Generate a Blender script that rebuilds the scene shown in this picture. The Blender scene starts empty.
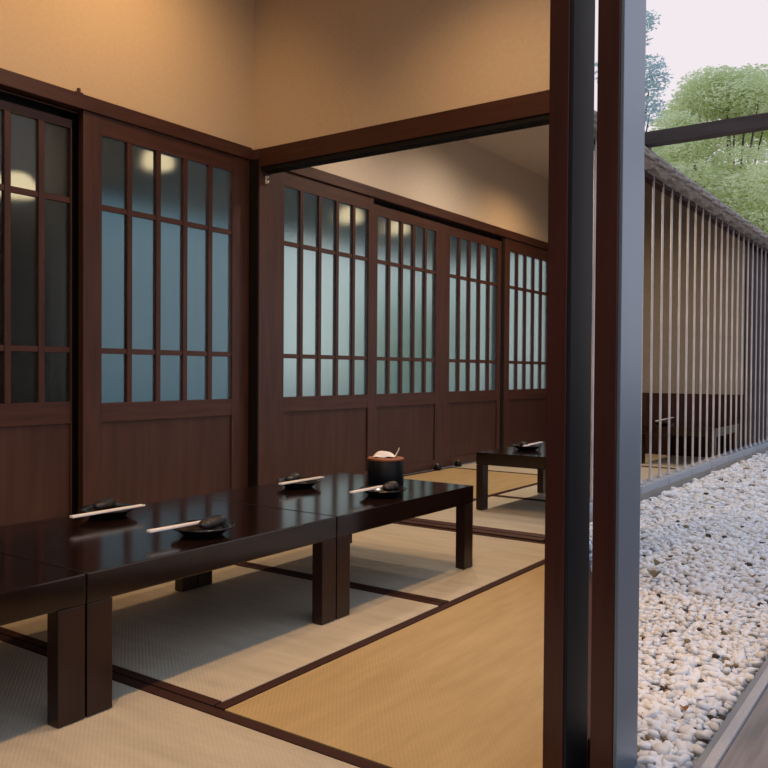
import bpy, bmesh, math, random
import numpy as np
from mathutils import Vector, Matrix

# ------------------------------------------------------------------ camera
# X runs along the lattice-door wall, Y points towards that wall, Z is up; tatami surface is z = 0
SC = bpy.context.scene
COL = SC.collection
FPX, YAW, PIT, ROLL, CAMH = 820.65, math.radians(35.077), math.radians(-0.921), math.radians(0.397), 0.70
_fw = Vector((math.cos(YAW) * math.cos(PIT), math.sin(YAW) * math.cos(PIT), math.sin(PIT)))
_r0 = Vector((math.sin(YAW), -math.cos(YAW), 0))
_u0 = _r0.cross(_fw)
_r = math.cos(ROLL) * _r0 + math.sin(ROLL) * _u0
_u = -math.sin(ROLL) * _r0 + math.cos(ROLL) * _u0
cam_d = bpy.data.cameras.new('camera')
cam_d.sensor_width = 36.0
cam_d.lens = FPX / 768 * 36.0
cam_d.clip_start = 0.02
cam = bpy.data.objects.new('camera', cam_d)
COL.objects.link(cam)
cam.matrix_world = Matrix(((_r.x, _u.x, -_fw.x, 0), (_r.y, _u.y, -_fw.y, 0), (_r.z, _u.z, -_fw.z, CAMH), (0, 0, 0, 1)))
SC.camera = cam


def pix(x, y, z):
    """point at height z seen at pixel x, y (768 frame)"""
    d = _fw * FPX + _r * (x - 384) - _u * (y - 384)
    return Vector((0, 0, CAMH)) + d * ((z - CAMH) / d.z)


def project(P):
    """numpy Nx3 -> pixel x, y, depth"""
    Q = P - np.array([0, 0, CAMH])
    f = Q @ np.array(_fw); r = Q @ np.array(_r); u = Q @ np.array(_u)
    return 384 + FPX * r / f, 384 - FPX * u / f, f


# ------------------------------------------------------------------ sky and exposure
W = bpy.data.worlds.new('world')
SC.world = W
W.use_nodes = True
nt = W.node_tree
nt.nodes.clear()
wo = nt.nodes.new('ShaderNodeOutputWorld')
wb = nt.nodes.new('ShaderNodeBackground')
wr = nt.nodes.new('ShaderNodeValToRGB')
wt = nt.nodes.new('ShaderNodeTexCoord')
ws = nt.nodes.new('ShaderNodeSeparateXYZ')
nt.links.new(wt.outputs['Generated'], ws.inputs[0])
nt.links.new(ws.outputs['Z'], wr.inputs[0])
nt.links.new(wr.outputs[0], wb.inputs[0])
nt.links.new(wb.outputs[0], wo.inputs[0])
wr.color_ramp.elements[0].position = 0.0
wr.color_ramp.elements[0].color = (0.90, 0.84, 0.87, 1)
wr.color_ramp.elements[1].position = 0.85
wr.color_ramp.elements[1].color = (0.50, 0.70, 1.0, 1)
_e = wr.color_ramp.elements.new(0.42)
_e.color = (0.89, 0.82, 0.865, 1)
wb.inputs[1].default_value = 1.0
SC.view_settings.view_transform = 'Standard'
SC.view_settings.look = 'None'
SC.view_settings.gamma = 1.0
SC.view_settings.use_curve_mapping = False
SC.view_settings.exposure = 0.0
SC.cycles.sample_clamp_indirect = 4.0


# ------------------------------------------------------------------ materials
def hexc(r, g, b):
    f = lambda c: (c / 255 / 12.92) if c / 255 <= 0.04045 else ((c / 255 + 0.055) / 1.055) ** 2.4
    return (f(r), f(g), f(b), 1)


def base_mat(name, rough=0.5, spec=0.5):
    m = bpy.data.materials.new(name)
    m.use_nodes = True
    b = m.node_tree.nodes['Principled BSDF']
    b.inputs['Roughness'].default_value = rough
    b.inputs['Specular IOR Level'].default_value = spec
    return m, m.node_tree, b


def noise_mat(name, c1, c2, scale=(10, 10, 10), nscale=1.0, detail=4, rough=0.5, bump=0.0, spec=0.5, coords='Object', lo=0.3, hi=0.7, coat=0.0):
    m, t, b = base_mat(name, rough, spec)
    tc = t.nodes.new('ShaderNodeTexCoord')
    mp = t.nodes.new('ShaderNodeMapping')
    mp.inputs['Scale'].default_value = scale
    n = t.nodes.new('ShaderNodeTexNoise')
    n.inputs['Scale'].default_value = nscale
    n.inputs['Detail'].default_value = detail
    r = t.nodes.new('ShaderNodeValToRGB')
    r.color_ramp.elements[0].position = lo
    r.color_ramp.elements[1].position = hi
    r.color_ramp.elements[0].color = c1
    r.color_ramp.elements[1].color = c2
    t.links.new(tc.outputs[coords], mp.inputs[0])
    t.links.new(mp.outputs[0], n.inputs['Vector'])
    t.links.new(n.outputs[0], r.inputs[0])
    t.links.new(r.outputs[0], b.inputs['Base Color'])
    if bump:
        bp = t.nodes.new('ShaderNodeBump')
        bp.inputs['Strength'].default_value = bump
        bp.inputs['Distance'].default_value = 0.01
        t.links.new(n.outputs[0], bp.inputs['Height'])
        t.links.new(bp.outputs[0], b.inputs['Normal'])
    if coat:
        b.inputs['Coat Weight'].default_value = coat
        b.inputs['Coat Roughness'].default_value = 0.08
    return m


def tatami_mat(name, c1, c2, along_x):
    """woven rush: fine ribs across the length, broken by the warp threads"""
    m, t, b = base_mat(name, 0.55, 0.35)
    tc = t.nodes.new('ShaderNodeTexCoord')
    sep = t.nodes.new('ShaderNodeSeparateXYZ')
    t.links.new(tc.outputs['Object'], sep.inputs[0])
    ax, bx_ = ('X', 'Y') if along_x else ('Y', 'X')

    def wave(sock, k):
        a = t.nodes.new('ShaderNodeMath'); a.operation = 'MULTIPLY'; a.inputs[1].default_value = k
        s = t.nodes.new('ShaderNodeMath'); s.operation = 'SINE'
        t.links.new(sock, a.inputs[0]); t.links.new(a.outputs[0], s.inputs[0])
        return s.outputs[0]
    w1 = wave(sep.outputs[ax], 2 * math.pi / 0.0135)
    w2 = wave(sep.outputs[bx_], 2 * math.pi / 0.0105)
    mu = t.nodes.new('ShaderNodeMath'); mu.operation = 'MULTIPLY'
    t.links.new(w1, mu.inputs[0]); t.links.new(w2, mu.inputs[1])
    n = t.nodes.new('ShaderNodeTexNoise')
    n.inputs['Scale'].default_value = 3.0
    n.inputs['Detail'].default_value = 8
    n.inputs['Roughness'].default_value = 0.7
    mpn = t.nodes.new('ShaderNodeMapping')
    mpn.inputs['Scale'].default_value = (1, 6, 1) if along_x else (6, 1, 1)
    t.links.new(tc.outputs['Object'], mpn.inputs[0])
    t.links.new(mpn.outputs[0], n.inputs['Vector'])
    mx = t.nodes.new('ShaderNodeMath'); mx.operation = 'MULTIPLY_ADD'
    mx.inputs[1].default_value = 0.05
    t.links.new(mu.outputs[0], mx.inputs[0]); t.links.new(n.outputs[0], mx.inputs[2])
    r = t.nodes.new('ShaderNodeValToRGB')
    r.color_ramp.elements[0].position = 0.3
    r.color_ramp.elements[1].position = 0.72
    r.color_ramp.elements[0].color = c1
    r.color_ramp.elements[1].color = c2
    t.links.new(mx.outputs[0], r.inputs[0])
    t.links.new(r.outputs[0], b.inputs['Base Color'])
    bp = t.nodes.new('ShaderNodeBump')
    bp.inputs['Strength'].default_value = 0.15
    bp.inputs['Distance'].default_value = 0.002
    t.links.new(mu.outputs[0], bp.inputs['Height'])
    t.links.new(bp.outputs[0], b.inputs['Normal'])
    return m


def plain(name, c, rough=0.5, spec=0.5, metal=0.0):
    m, t, b = base_mat(name, rough, spec)
    b.inputs['Base Color'].default_value = c
    b.inputs['Metallic'].default_value = metal
    return m


def emit(name, c, s):
    m, t, b = base_mat(name)
    b.inputs['Base Color'].default_value = c
    b.inputs['Emission Color'].default_value = c
    b.inputs['Emission Strength'].default_value = s
    return m


def frosted(name):
    """obscured glass: rippled, blurs what stands behind it, glossy on the room side"""
    m = bpy.data.materials.new(name)
    m.use_nodes = True
    t = m.node_tree
    t.nodes.clear()
    o = t.nodes.new('ShaderNodeOutputMaterial')
    re = t.nodes.new('ShaderNodeBsdfRefraction')
    re.inputs['Color'].default_value = (0.72, 0.83, 0.81, 1)
    re.inputs['IOR'].default_value = 1.12
    re.inputs['Roughness'].default_value = 0.44
    tr = t.nodes.new('ShaderNodeBsdfTranslucent')
    tr.inputs['Color'].default_value = (0.8, 0.86, 0.88, 1)
    m1 = t.nodes.new('ShaderNodeMixShader'); m1.inputs[0].default_value = 0.12
    gl = t.nodes.new('ShaderNodeBsdfGlossy')
    gl.inputs['Roughness'].default_value = 0.16
    lw = t.nodes.new('ShaderNodeLayerWeight')
    pw = t.nodes.new('ShaderNodeMath'); pw.operation = 'POWER'; pw.inputs[1].default_value = 5.0
    fr = t.nodes.new('ShaderNodeMath'); fr.operation = 'MULTIPLY_ADD'; fr.inputs[1].default_value = 0.9; fr.inputs[2].default_value = 0.045
    t.links.new(lw.outputs['Facing'], pw.inputs[0]); t.links.new(pw.outputs[0], fr.inputs[0])
    m2 = t.nodes.new('ShaderNodeMixShader')
    tc = t.nodes.new('ShaderNodeTexCoord')
    n = t.nodes.new('ShaderNodeTexNoise'); n.inputs['Scale'].default_value = 60
    bp = t.nodes.new('ShaderNodeBump'); bp.inputs['Strength'].default_value = 0.12; bp.inputs['Distance'].default_value = 0.004
    t.links.new(tc.outputs['Object'], n.inputs['Vector'])
    t.links.new(n.outputs[0], bp.inputs['Height'])
    for s in (gl, re):
        t.links.new(bp.outputs[0], s.inputs['Normal'])
    t.links.new(re.outputs[0], m1.inputs[1]); t.links.new(tr.outputs[0], m1.inputs[2])
    t.links.new(fr.outputs[0], m2.inputs[0])
    t.links.new(m1.outputs[0], m2.inputs[1]); t.links.new(gl.outputs[0], m2.inputs[2])
    t.links.new(m2.outputs[0], o.inputs[0])
    return m


M = {}
M['plaster'] = noise_mat('plaster', (0.60, 0.515, 0.42, 1), (0.66, 0.57, 0.47, 1), nscale=6, detail=6, rough=0.85, bump=0.004, spec=0.2)
M['plaster_lamplit'] = noise_mat('lamplit_plaster', (0.58, 0.455, 0.315, 1), (0.62, 0.49, 0.34, 1), nscale=6, detail=6, rough=0.85, bump=0.004, spec=0.2)  # same plaster, with warm lamplight put into its colour
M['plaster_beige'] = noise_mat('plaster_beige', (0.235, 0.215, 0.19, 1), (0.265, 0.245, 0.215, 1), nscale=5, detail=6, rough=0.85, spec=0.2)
M['ceil'] = noise_mat('ceiling_board', (0.42, 0.34, 0.25, 1), (0.5, 0.41, 0.3, 1), scale=(1, 12, 1), nscale=2, rough=0.7)
M['wood_v'] = noise_mat('brown_wood_upright', hexc(56, 32, 27), hexc(76, 47, 40), scale=(30, 30, 2.2), nscale=1.6, detail=5, rough=0.42, spec=0.4, bump=0.03)
M['wood_h'] = noise_mat('brown_wood_level', hexc(56, 32, 27), hexc(76, 47, 40), scale=(2.2, 30, 30), nscale=1.6, detail=5, rough=0.42, spec=0.4, bump=0.03)
M['wood_panel'] = noise_mat('brown_wood_panel', hexc(58, 36, 31), hexc(72, 47, 40), scale=(16, 16, 1.5), nscale=1.6, detail=6, rough=0.45, spec=0.35, bump=0.03)
M['wood_beam'] = noise_mat('brown_wood_beam', hexc(54, 28, 20), hexc(70, 38, 28), scale=(30, 2, 30), nscale=1.6, detail=5, rough=0.5, spec=0.3)
M['wood_jamb'] = noise_mat('dark_red_jamb', hexc(50, 22, 17), hexc(66, 31, 24), scale=(25, 25, 2), nscale=1.5, detail=5, rough=0.3, spec=0.5)
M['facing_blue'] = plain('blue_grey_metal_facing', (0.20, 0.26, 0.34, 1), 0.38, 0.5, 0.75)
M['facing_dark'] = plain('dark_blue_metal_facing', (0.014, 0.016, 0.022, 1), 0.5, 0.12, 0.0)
M['black_groove'] = plain('black_groove', (0.006, 0.005, 0.005, 1), 0.7, 0.2)
M['table'] = noise_mat('dark_lacquered_wood', hexc(20, 12, 10), hexc(32, 19, 15), scale=(2, 26, 26), nscale=1.7, detail=5, rough=0.13, spec=0.5)
M['table_leg'] = noise_mat('dark_lacquered_leg', hexc(28, 15, 12), hexc(44, 22, 16), scale=(26, 26, 2), nscale=1.7, detail=5, rough=0.3, spec=0.4)
M['tatami_pale_sheen'] = tatami_mat('tatami_pale_sheen', (0.40, 0.355, 0.27, 1), (0.53, 0.475, 0.375, 1), False)  # sky sheen on rush laid this way, put into the colour
M['tatami_gold_sheen'] = tatami_mat('tatami_gold_sheen', (0.36, 0.25, 0.115, 1), (0.47, 0.34, 0.165, 1), True)  # rush turned away from the sheen, painted as a golden tint
M['border'] = noise_mat('brown_cloth_border', hexc(48, 27, 22), hexc(62, 37, 30), nscale=80, rough=0.8, spec=0.2)
M['glass'] = frosted('frosted_glass')
M['lacquer'] = plain('black_lacquer', (0.008, 0.007, 0.007, 1), 0.18, 0.5)
M['wrap'] = noise_mat('dark_wrapped_towel', (0.010, 0.009, 0.011, 1), (0.028, 0.023, 0.027, 1), nscale=30, rough=0.25, bump=0.3)
M['chopstick'] = noise_mat('pale_chopstick_wood', hexc(228, 220, 212), hexc(240, 235, 230), scale=(4, 60, 60), nscale=1, rough=0.55)
M['sleeve'] = noise_mat('white_paper_sleeve', hexc(225, 215, 210), hexc(235, 226, 222), nscale=40, rough=0.7)
M['can'] = plain('black_tissue_holder', (0.004, 0.006, 0.009, 1), 0.45, 0.2)
M['lid'] = noise_mat('orange_wood_lid', hexc(128, 72, 44), hexc(150, 90, 56), scale=(3, 40, 40), nscale=1, rough=0.5)
M['tissue'] = plain('white_tissue', hexc(232, 233, 240), 0.9, 0.1)
M['white_metal'] = plain('white_fitting', hexc(225, 222, 218), 0.4)
M['rod'] = noise_mat('pale_weathered_bamboo', hexc(172, 164, 160), hexc(212, 206, 204), scale=(20, 20, 4), nscale=1.5, rough=0.45)
M['sill'] = noise_mat('bluish_grey_stone', hexc(132, 142, 154), hexc(160, 168, 178), nscale=22, rough=0.55, bump=0.05)
M['stone_block'] = noise_mat('grey_footing_stone', hexc(140, 138, 134), hexc(170, 166, 160), nscale=30, rough=0.8, bump=0.1)
M['bark'] = noise_mat('weathered_thatch', hexc(104, 94, 88), hexc(196, 190, 186), scale=(6, 50, 50), nscale=1.2, detail=8, rough=0.9, bump=0.25, spec=0.1)
M['dark_board'] = noise_mat('dark_brown_board', hexc(40, 24, 24), hexc(62, 38, 36), scale=(20, 20, 2), nscale=1.5, rough=0.7, spec=0.2)
M['grey_beam'] = noise_mat('grey_brown_beam', hexc(66, 56, 54), hexc(86, 76, 74), scale=(20, 3, 20), nscale=1.2, rough=0.6)
M['kerb'] = noise_mat('grey_metal_kerb', hexc(150, 152, 158), hexc(176, 176, 180), nscale=40, rough=0.5)
M['kerb_shade'] = noise_mat('blue_grey_kerb_shade', hexc(112, 118, 128), hexc(138, 142, 150), nscale=40, rough=0.5)
M['pane_tint'] = noise_mat('blue_grey_pane_tint', (0.36, 0.56, 0.66, 1), (0.42, 0.62, 0.72, 1), nscale=4, rough=0.8)
M['bounce_paving'] = noise_mat('pale_bounce_paving', (0.5, 0.5, 0.48, 1), (0.62, 0.62, 0.6, 1), nscale=4, rough=0.8)
M['plank_grey'] = noise_mat('weathered_grey_plank', hexc(108, 106, 108), hexc(138, 135, 136), scale=(2, 30, 30), nscale=1.6, detail=6, rough=0.75, bump=0.1)
M['plank_brown'] = noise_mat('brownish_deck_plank', hexc(120, 104, 100), hexc(150, 134, 128), scale=(2, 30, 30), nscale=1.6, detail=6, rough=0.75, bump=0.1)
M['earth'] = noise_mat('garden_earth', (0.16, 0.14, 0.11, 1), (0.26, 0.23, 0.18, 1), nscale=8, detail=8, rough=0.95, spec=0.1)
M['mirrored_gravel_bed'] = noise_mat('mirrored_gravel_bed', (0.22, 0.22, 0.21, 1), (0.42, 0.42, 0.41, 1), nscale=90, detail=3, rough=0.9, bump=0.2)
M['roof'] = noise_mat('dark_roof', (0.05, 0.045, 0.045, 1), (0.09, 0.08, 0.08, 1), nscale=14, rough=0.8)
M['shade_eave'] = noise_mat('brown_shade_boards', (0.13, 0.11, 0.09, 1), (0.20, 0.17, 0.14, 1), scale=(2, 20, 2), nscale=2, rough=0.8)
M['trunk'] = noise_mat('tree_bark', (0.05, 0.04, 0.03, 1), (0.1, 0.08, 0.06, 1), scale=(10, 10, 2), nscale=3, rough=0.9)


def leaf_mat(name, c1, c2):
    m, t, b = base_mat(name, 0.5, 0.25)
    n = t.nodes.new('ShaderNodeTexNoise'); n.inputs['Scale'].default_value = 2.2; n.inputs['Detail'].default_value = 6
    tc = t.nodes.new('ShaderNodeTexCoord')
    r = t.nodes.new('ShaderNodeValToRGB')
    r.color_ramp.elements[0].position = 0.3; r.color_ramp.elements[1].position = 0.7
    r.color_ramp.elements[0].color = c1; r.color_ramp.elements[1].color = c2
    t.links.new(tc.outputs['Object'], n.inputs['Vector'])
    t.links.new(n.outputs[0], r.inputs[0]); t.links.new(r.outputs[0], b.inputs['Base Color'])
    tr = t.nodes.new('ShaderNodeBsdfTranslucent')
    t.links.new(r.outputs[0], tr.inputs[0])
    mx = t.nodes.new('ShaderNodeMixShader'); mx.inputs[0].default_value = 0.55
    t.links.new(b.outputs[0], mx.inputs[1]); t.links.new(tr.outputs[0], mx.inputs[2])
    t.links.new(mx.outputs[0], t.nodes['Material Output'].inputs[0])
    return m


M['leaf_pale'] = leaf_mat('pale_green_leaves', (0.72, 0.80, 0.48, 1), (0.92, 0.95, 0.72, 1))
M['leaf_dark'] = leaf_mat('dark_green_leaves', (0.06, 0.14, 0.08, 1), (0.16, 0.30, 0.17, 1))
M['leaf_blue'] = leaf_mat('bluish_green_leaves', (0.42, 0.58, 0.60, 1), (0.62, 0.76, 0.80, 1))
M['leaf_hedge'] = leaf_mat('hedge_leaves', (0.36, 0.60, 0.38, 1), (0.58, 0.78, 0.56, 1))
PEB = [noise_mat('white_pebble', hexc(216, 220, 226), hexc(238, 240, 244), nscale=40, rough=0.75, spec=0.3),
       noise_mat('warm_white_pebble', hexc(210, 208, 204), hexc(232, 229, 226), nscale=40, rough=0.75, spec=0.3),
       noise_mat('brown_pebble', hexc(112, 100, 80), hexc(150, 138, 116), nscale=40, rough=0.8, spec=0.3),
       noise_mat('dark_pebble', hexc(52, 44, 42), hexc(84, 76, 72), nscale=40, rough=0.8, spec=0.3)]


# ------------------------------------------------------------------ helpers
def tag(o, label=None, category=None, group=None, kind=None):
    for k, v in (('label', label), ('category', category), ('group', group), ('kind', kind)):
        if v is not None:
            o[k] = v
    return o


def empty(name, loc=(0, 0, 0), **kw):
    o = bpy.data.objects.new(name, None)
    o.empty_display_size = 0.1
    COL.objects.link(o)
    o.location = loc
    return tag(o, **kw)


def wloc(o):
    v = Vector((0, 0, 0))
    while o:
        v += Vector(o.location)
        o = o.parent
    return v


def link(name, me, loc, parent=None, mat=None):
    if mat is not None and not me.materials:
        me.materials.append(mat)
    o = bpy.data.objects.new(name, me)
    COL.objects.link(o)
    o.location = Vector(loc) - (wloc(parent) if parent else Vector((0, 0, 0)))
    if parent:
        o.parent = parent
    return o


_boxes = {}


def box(name, x, y, z, mat, parent=None, bev=0.0, **kw):
    """axis-aligned box between world ranges; equal sizes share one mesh"""
    sx, sy, sz = x[1] - x[0], y[1] - y[0], z[1] - z[0]
    key = (round(sx, 4), round(sy, 4), round(sz, 4), mat.name, bev)
    me = _boxes.get(key)
    if me is None:
        bm = bmesh.new()
        bmesh.ops.create_cube(bm, size=1)
        bmesh.ops.scale(bm, vec=(sx, sy, sz), verts=bm.verts)
        if bev:
            bmesh.ops.bevel(bm, geom=bm.edges[:], offset=min(bev, 0.45 * min(sx, sy, sz)), segments=2, affect='EDGES', profile=0.7)
        me = bpy.data.meshes.new(name)
        bm.to_mesh(me); bm.free()
        me.materials.append(mat)
        _boxes[key] = me
    o = link(name, me, ((x[0] + x[1]) / 2, (y[0] + y[1]) / 2, (z[0] + z[1]) / 2), parent)
    return tag(o, **kw)


def prism(name, pts, z, mat, parent=None, **kw):
    """polygon in plan extruded between two heights"""
    bm = bmesh.new()
    lo = [bm.verts.new((p[0], p[1], z[0])) for p in pts]
    hi = [bm.verts.new((p[0], p[1], z[1])) for p in pts]
    bm.faces.new(lo[::-1]); bm.faces.new(hi)
    n = len(pts)
    for i in range(n):
        bm.faces.new((lo[i], lo[(i + 1) % n], hi[(i + 1) % n], hi[i]))
    bmesh.ops.recalc_face_normals(bm, faces=bm.faces)
    me = bpy.data.meshes.new(name)
    bm.to_mesh(me); bm.free()
    me.materials.append(mat)
    o = link(name, me, (0, 0, 0), None)
    if parent:
        o.location = -wloc(parent); o.parent = parent
    return tag(o, **kw)


def lathe_mesh(name, prof, mat, n=32, smooth=True):
    bm = bmesh.new()
    rings = []
    for r, z in prof:
        if r < 1e-6:
            rings.append([bm.verts.new((0, 0, z))])
        else:
            rings.append([bm.verts.new((r * math.cos(2 * math.pi * i / n), r * math.sin(2 * math.pi * i / n), z)) for i in range(n)])
    for a, b in zip(rings, rings[1:]):
        for i in range(n):
            j = (i + 1) % n
            if len(a) == 1 and len(b) == 1:
                continue
            if len(a) == 1:
                bm.faces.new((a[0], b[i], b[j]))
            elif len(b) == 1:
                bm.faces.new((a[i], a[j], b[0]))
            else:
                bm.faces.new((a[i], a[j], b[j], b[i]))
    bmesh.ops.recalc_face_normals(bm, faces=bm.faces)
    me = bpy.data.meshes.new(name)
    bm.to_mesh(me); bm.free()
    me.materials.append(mat)
    if smooth:
        for p in me.polygons:
            p.use_smooth = True
    return me


def bar_mesh(name, p0, p1, w, h, mat, taper=1.0, bev=0.0):
    """square-section bar from p0 to p1 (local coordinates)"""
    p0, p1 = Vector(p0), Vector(p1)
    d = (p1 - p0).normalized()
    s = d.cross(Vector((0, 0, 1)))
    s = Vector((1, 0, 0)) if s.length < 1e-4 else s.normalized()
    u = s.cross(d)
    bm = bmesh.new()
    v = []
    for p, k in ((p0, 1.0), (p1, taper)):
        v.append([bm.verts.new(p + s * a * w * k / 2 + u * b * h * k / 2) for a, b in ((-1, -1), (1, -1), (1, 1), (-1, 1))])
    bm.faces.new(v[0][::-1]); bm.faces.new(v[1])
    for i in range(4):
        bm.faces.new((v[0][i], v[0][(i + 1) % 4], v[1][(i + 1) % 4], v[1][i]))
    bmesh.ops.recalc_face_normals(bm, faces=bm.faces)
    if bev:
        bmesh.ops.bevel(bm, geom=bm.edges[:], offset=bev, segments=2, affect='EDGES')
    me = bpy.data.meshes.new(name)
    bm.to_mesh(me); bm.free()
    me.materials.append(mat)
    return me


# ------------------------------------------------------------------ setting: ground, floor, walls
WY = 3.04            # room face of the lattice-door wall
PX0, PX1 = 3.106, 3.205   # cross beam and post between the two rooms
FY = 1.40            # reflected garden fence, built solid along the inner room
EX = 7.15            # end wall of the inner room
CZ = 2.75

prism('ground', [(-14, -22), (40, -22), (40, 26), (-14, 26)], (-0.30, -0.06), M['earth'], label='brown garden earth around the building', category='ground', kind='structure')
# sub-floor under the mats; its garden edge runs slantwise from the jambs to the corner of the inner room
prism('floor', [(-2.5, 0.44), (1.30, 0.44), (1.36, 0.52), (3.14, 1.27), (3.205, 1.40), (EX, FY), (EX, WY + 0.12), (-2.5, WY + 0.12)], (-0.12, -0.028), M['wood_h'],
      label='dark sub-floor carrying the tatami mats', category='floor', kind='structure')
box('wall_left', (-2.5, 3.155), (WY, WY + 0.10), (1.85, CZ), M['plaster_lamplit'], label='lamplight-tinted plaster wall above the front room doors', category='wall', kind='structure')
box('wall_left_inner', (3.155, EX + 0.08), (WY, WY + 0.10), (1.85, CZ), M['plaster'], label='pale plaster wall above the inner room doors', category='wall', kind='structure')
box('wall_partition', (PX0 + 0.02, PX1 - 0.02), (1.300, WY), (1.842, CZ), M['plaster_lamplit'], label='lamplight-tinted plaster wall above the cross beam', category='wall', kind='structure')
we = empty('wall_end', (EX, 2.2, 0), label='beige end wall of the inner room over dark wainscot boards', category='wall', kind='structure')
_bm = bmesh.new()
_a = [[_bm.verts.new((xx, yy, zz)) for yy, zz in ((FY + 0.06, 0.525), (WY + 0.1, 0.525), (WY + 0.1, 2.42), (2.25, 2.42), (FY + 0.06, 1.805))] for xx in (EX, EX + 0.08)]
_bm.faces.new(_a[0][::-1]); _bm.faces.new(_a[1])
for _i in range(5):
    _bm.faces.new((_a[0][_i], _a[0][(_i + 1) % 5], _a[1][(_i + 1) % 5], _a[1][_i]))
bmesh.ops.recalc_face_normals(_bm, faces=_bm.faces)
_me = bpy.data.meshes.new('plaster_panel'); _bm.to_mesh(_me); _bm.free(); _me.materials.append(M['plaster_beige'])
_o = link('plaster_panel', _me, (0, 0, 0)); _o.location = -Vector((EX, 2.2, 0)); _o.parent = we
for i in range(9):
    y0 = FY + 0.06 + i * 0.186
    box('wainscot_board', (EX - 0.01, EX + 0.08), (y0, y0 + 0.183), (-0.1, 0.525), M['dark_board'], we, 0.003)
box('wall_back', (-2.6, -2.5), (0.3, WY + 0.1), (-0.1, CZ), M['plaster'], label='beige plaster wall at the back of the dining room', category='wall', kind='structure')
prism('ceiling', [(-2.5, 0.44), (1.28, 0.44), (1.42, 0.50), (3.21, 1.28), (3.21, WY + 0.1), (-2.5, WY + 0.1)], (CZ, CZ + 0.12), M['ceil'], label='board ceiling of the front dining room', category='ceiling', kind='structure')


def slab(name, prof, x, mat, th, **kw):
    """sloping sheet: profile in Y,Z swept along X"""
    bm = bmesh.new()
    rows = []
    for xx in x:
        rows.append([bm.verts.new((xx, p[0], p[1])) for p in prof] + [bm.verts.new((xx, p[0], p[1] + th)) for p in prof[::-1]])
    n = len(rows[0])
    for i in range(n):
        bm.faces.new((rows[0][i], rows[0][(i + 1) % n], rows[1][(i + 1) % n], rows[1][i]))
    bm.faces.new(rows[0][::-1]); bm.faces.new(rows[1])
    bmesh.ops.recalc_face_normals(bm, faces=bm.faces)
    me = bpy.data.meshes.new(name)
    bm.to_mesh(me); bm.free()
    me.materials.append(mat)
    return tag(link(name, me, (0, 0, 0)), **kw)


slab('ceiling', [(FY + 0.098, 1.81), (2.25, 2.42), (WY + 0.1, 2.42)], (PX1 + 0.01, EX + 0.08), M['plaster'], 0.06,
     label='pale sloping ceiling of the inner room', category='ceiling', kind='structure')

# timber of the wall
box('trim_1', (-2.5, PX0), (WY - 0.012, WY + 0.12), (1.79, 1.852), M['wood_h'], bev=0.003, label='brown head rail over the front room doors', category='rail', kind='structure')
box('trim_2', (PX1, EX), (WY - 0.012, WY + 0.12), (1.79, 1.852), M['wood_h'], bev=0.003, label='brown head rail over the inner room doors', category='rail', kind='structure')
tp = empty('trim_3', (3.155, 3.04, 0), label='square brown post where the cross beam meets the wall', category='post', kind='structure')
box('shaft', (PX0, PX1), (2.975, WY + 0.12), (-0.03, 1.842), M['wood_v'], tp, 0.004)
box('shade_strip', (PX0 - 0.007, PX0), (2.978, WY + 0.03), (0.0, 1.79), M['black_groove'], tp)  # black strip stands in for shade on this side of the post
bm_ = empty('trim_4', (3.155, 2.2, 1.73), label='long brown cross beam with grooved underside between the rooms', category='beam', kind='structure')
box('beam', (PX0 + 0.004, PX1 - 0.004), (1.362, 2.975), (1.748, 1.842), M['wood_beam'], bm_, 0.003)
for k, (a, b) in enumerate(((PX0 + 0.010, 3.140), (3.148, 3.166), (3.174, PX1 - 0.010))):
    box('groove_strip', (a, b), (1.362, 2.975), (1.728, 1.750), M['black_groove'], bm_)
th = empty('trim_5', (3.19, 2.2, 0), label='dark wooden threshold with a sliding groove on the floor', category='threshold', kind='structure')
box('sill_bar', (3.135, 3.185), (1.40, 2.975), (-0.03, 0.006), M['wood_beam'], th, 0.002)
box('sill_bar', (3.197, 3.247), (1.40, WY), (-0.03, 0.006), M['wood_beam'], th, 0.002)
box('groove', (3.185, 3.197), (1.40, 2.975), (-0.03, -0.004), M['black_groove'], th)
box('trim_6', (PX0 - 0.002, PX1), (1.290, 1.362), (-0.06, 1.842), M['wood_v'], bev=0.004, label='brown corner post ending the cross beam at the garden side', category='post', kind='structure')

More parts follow.
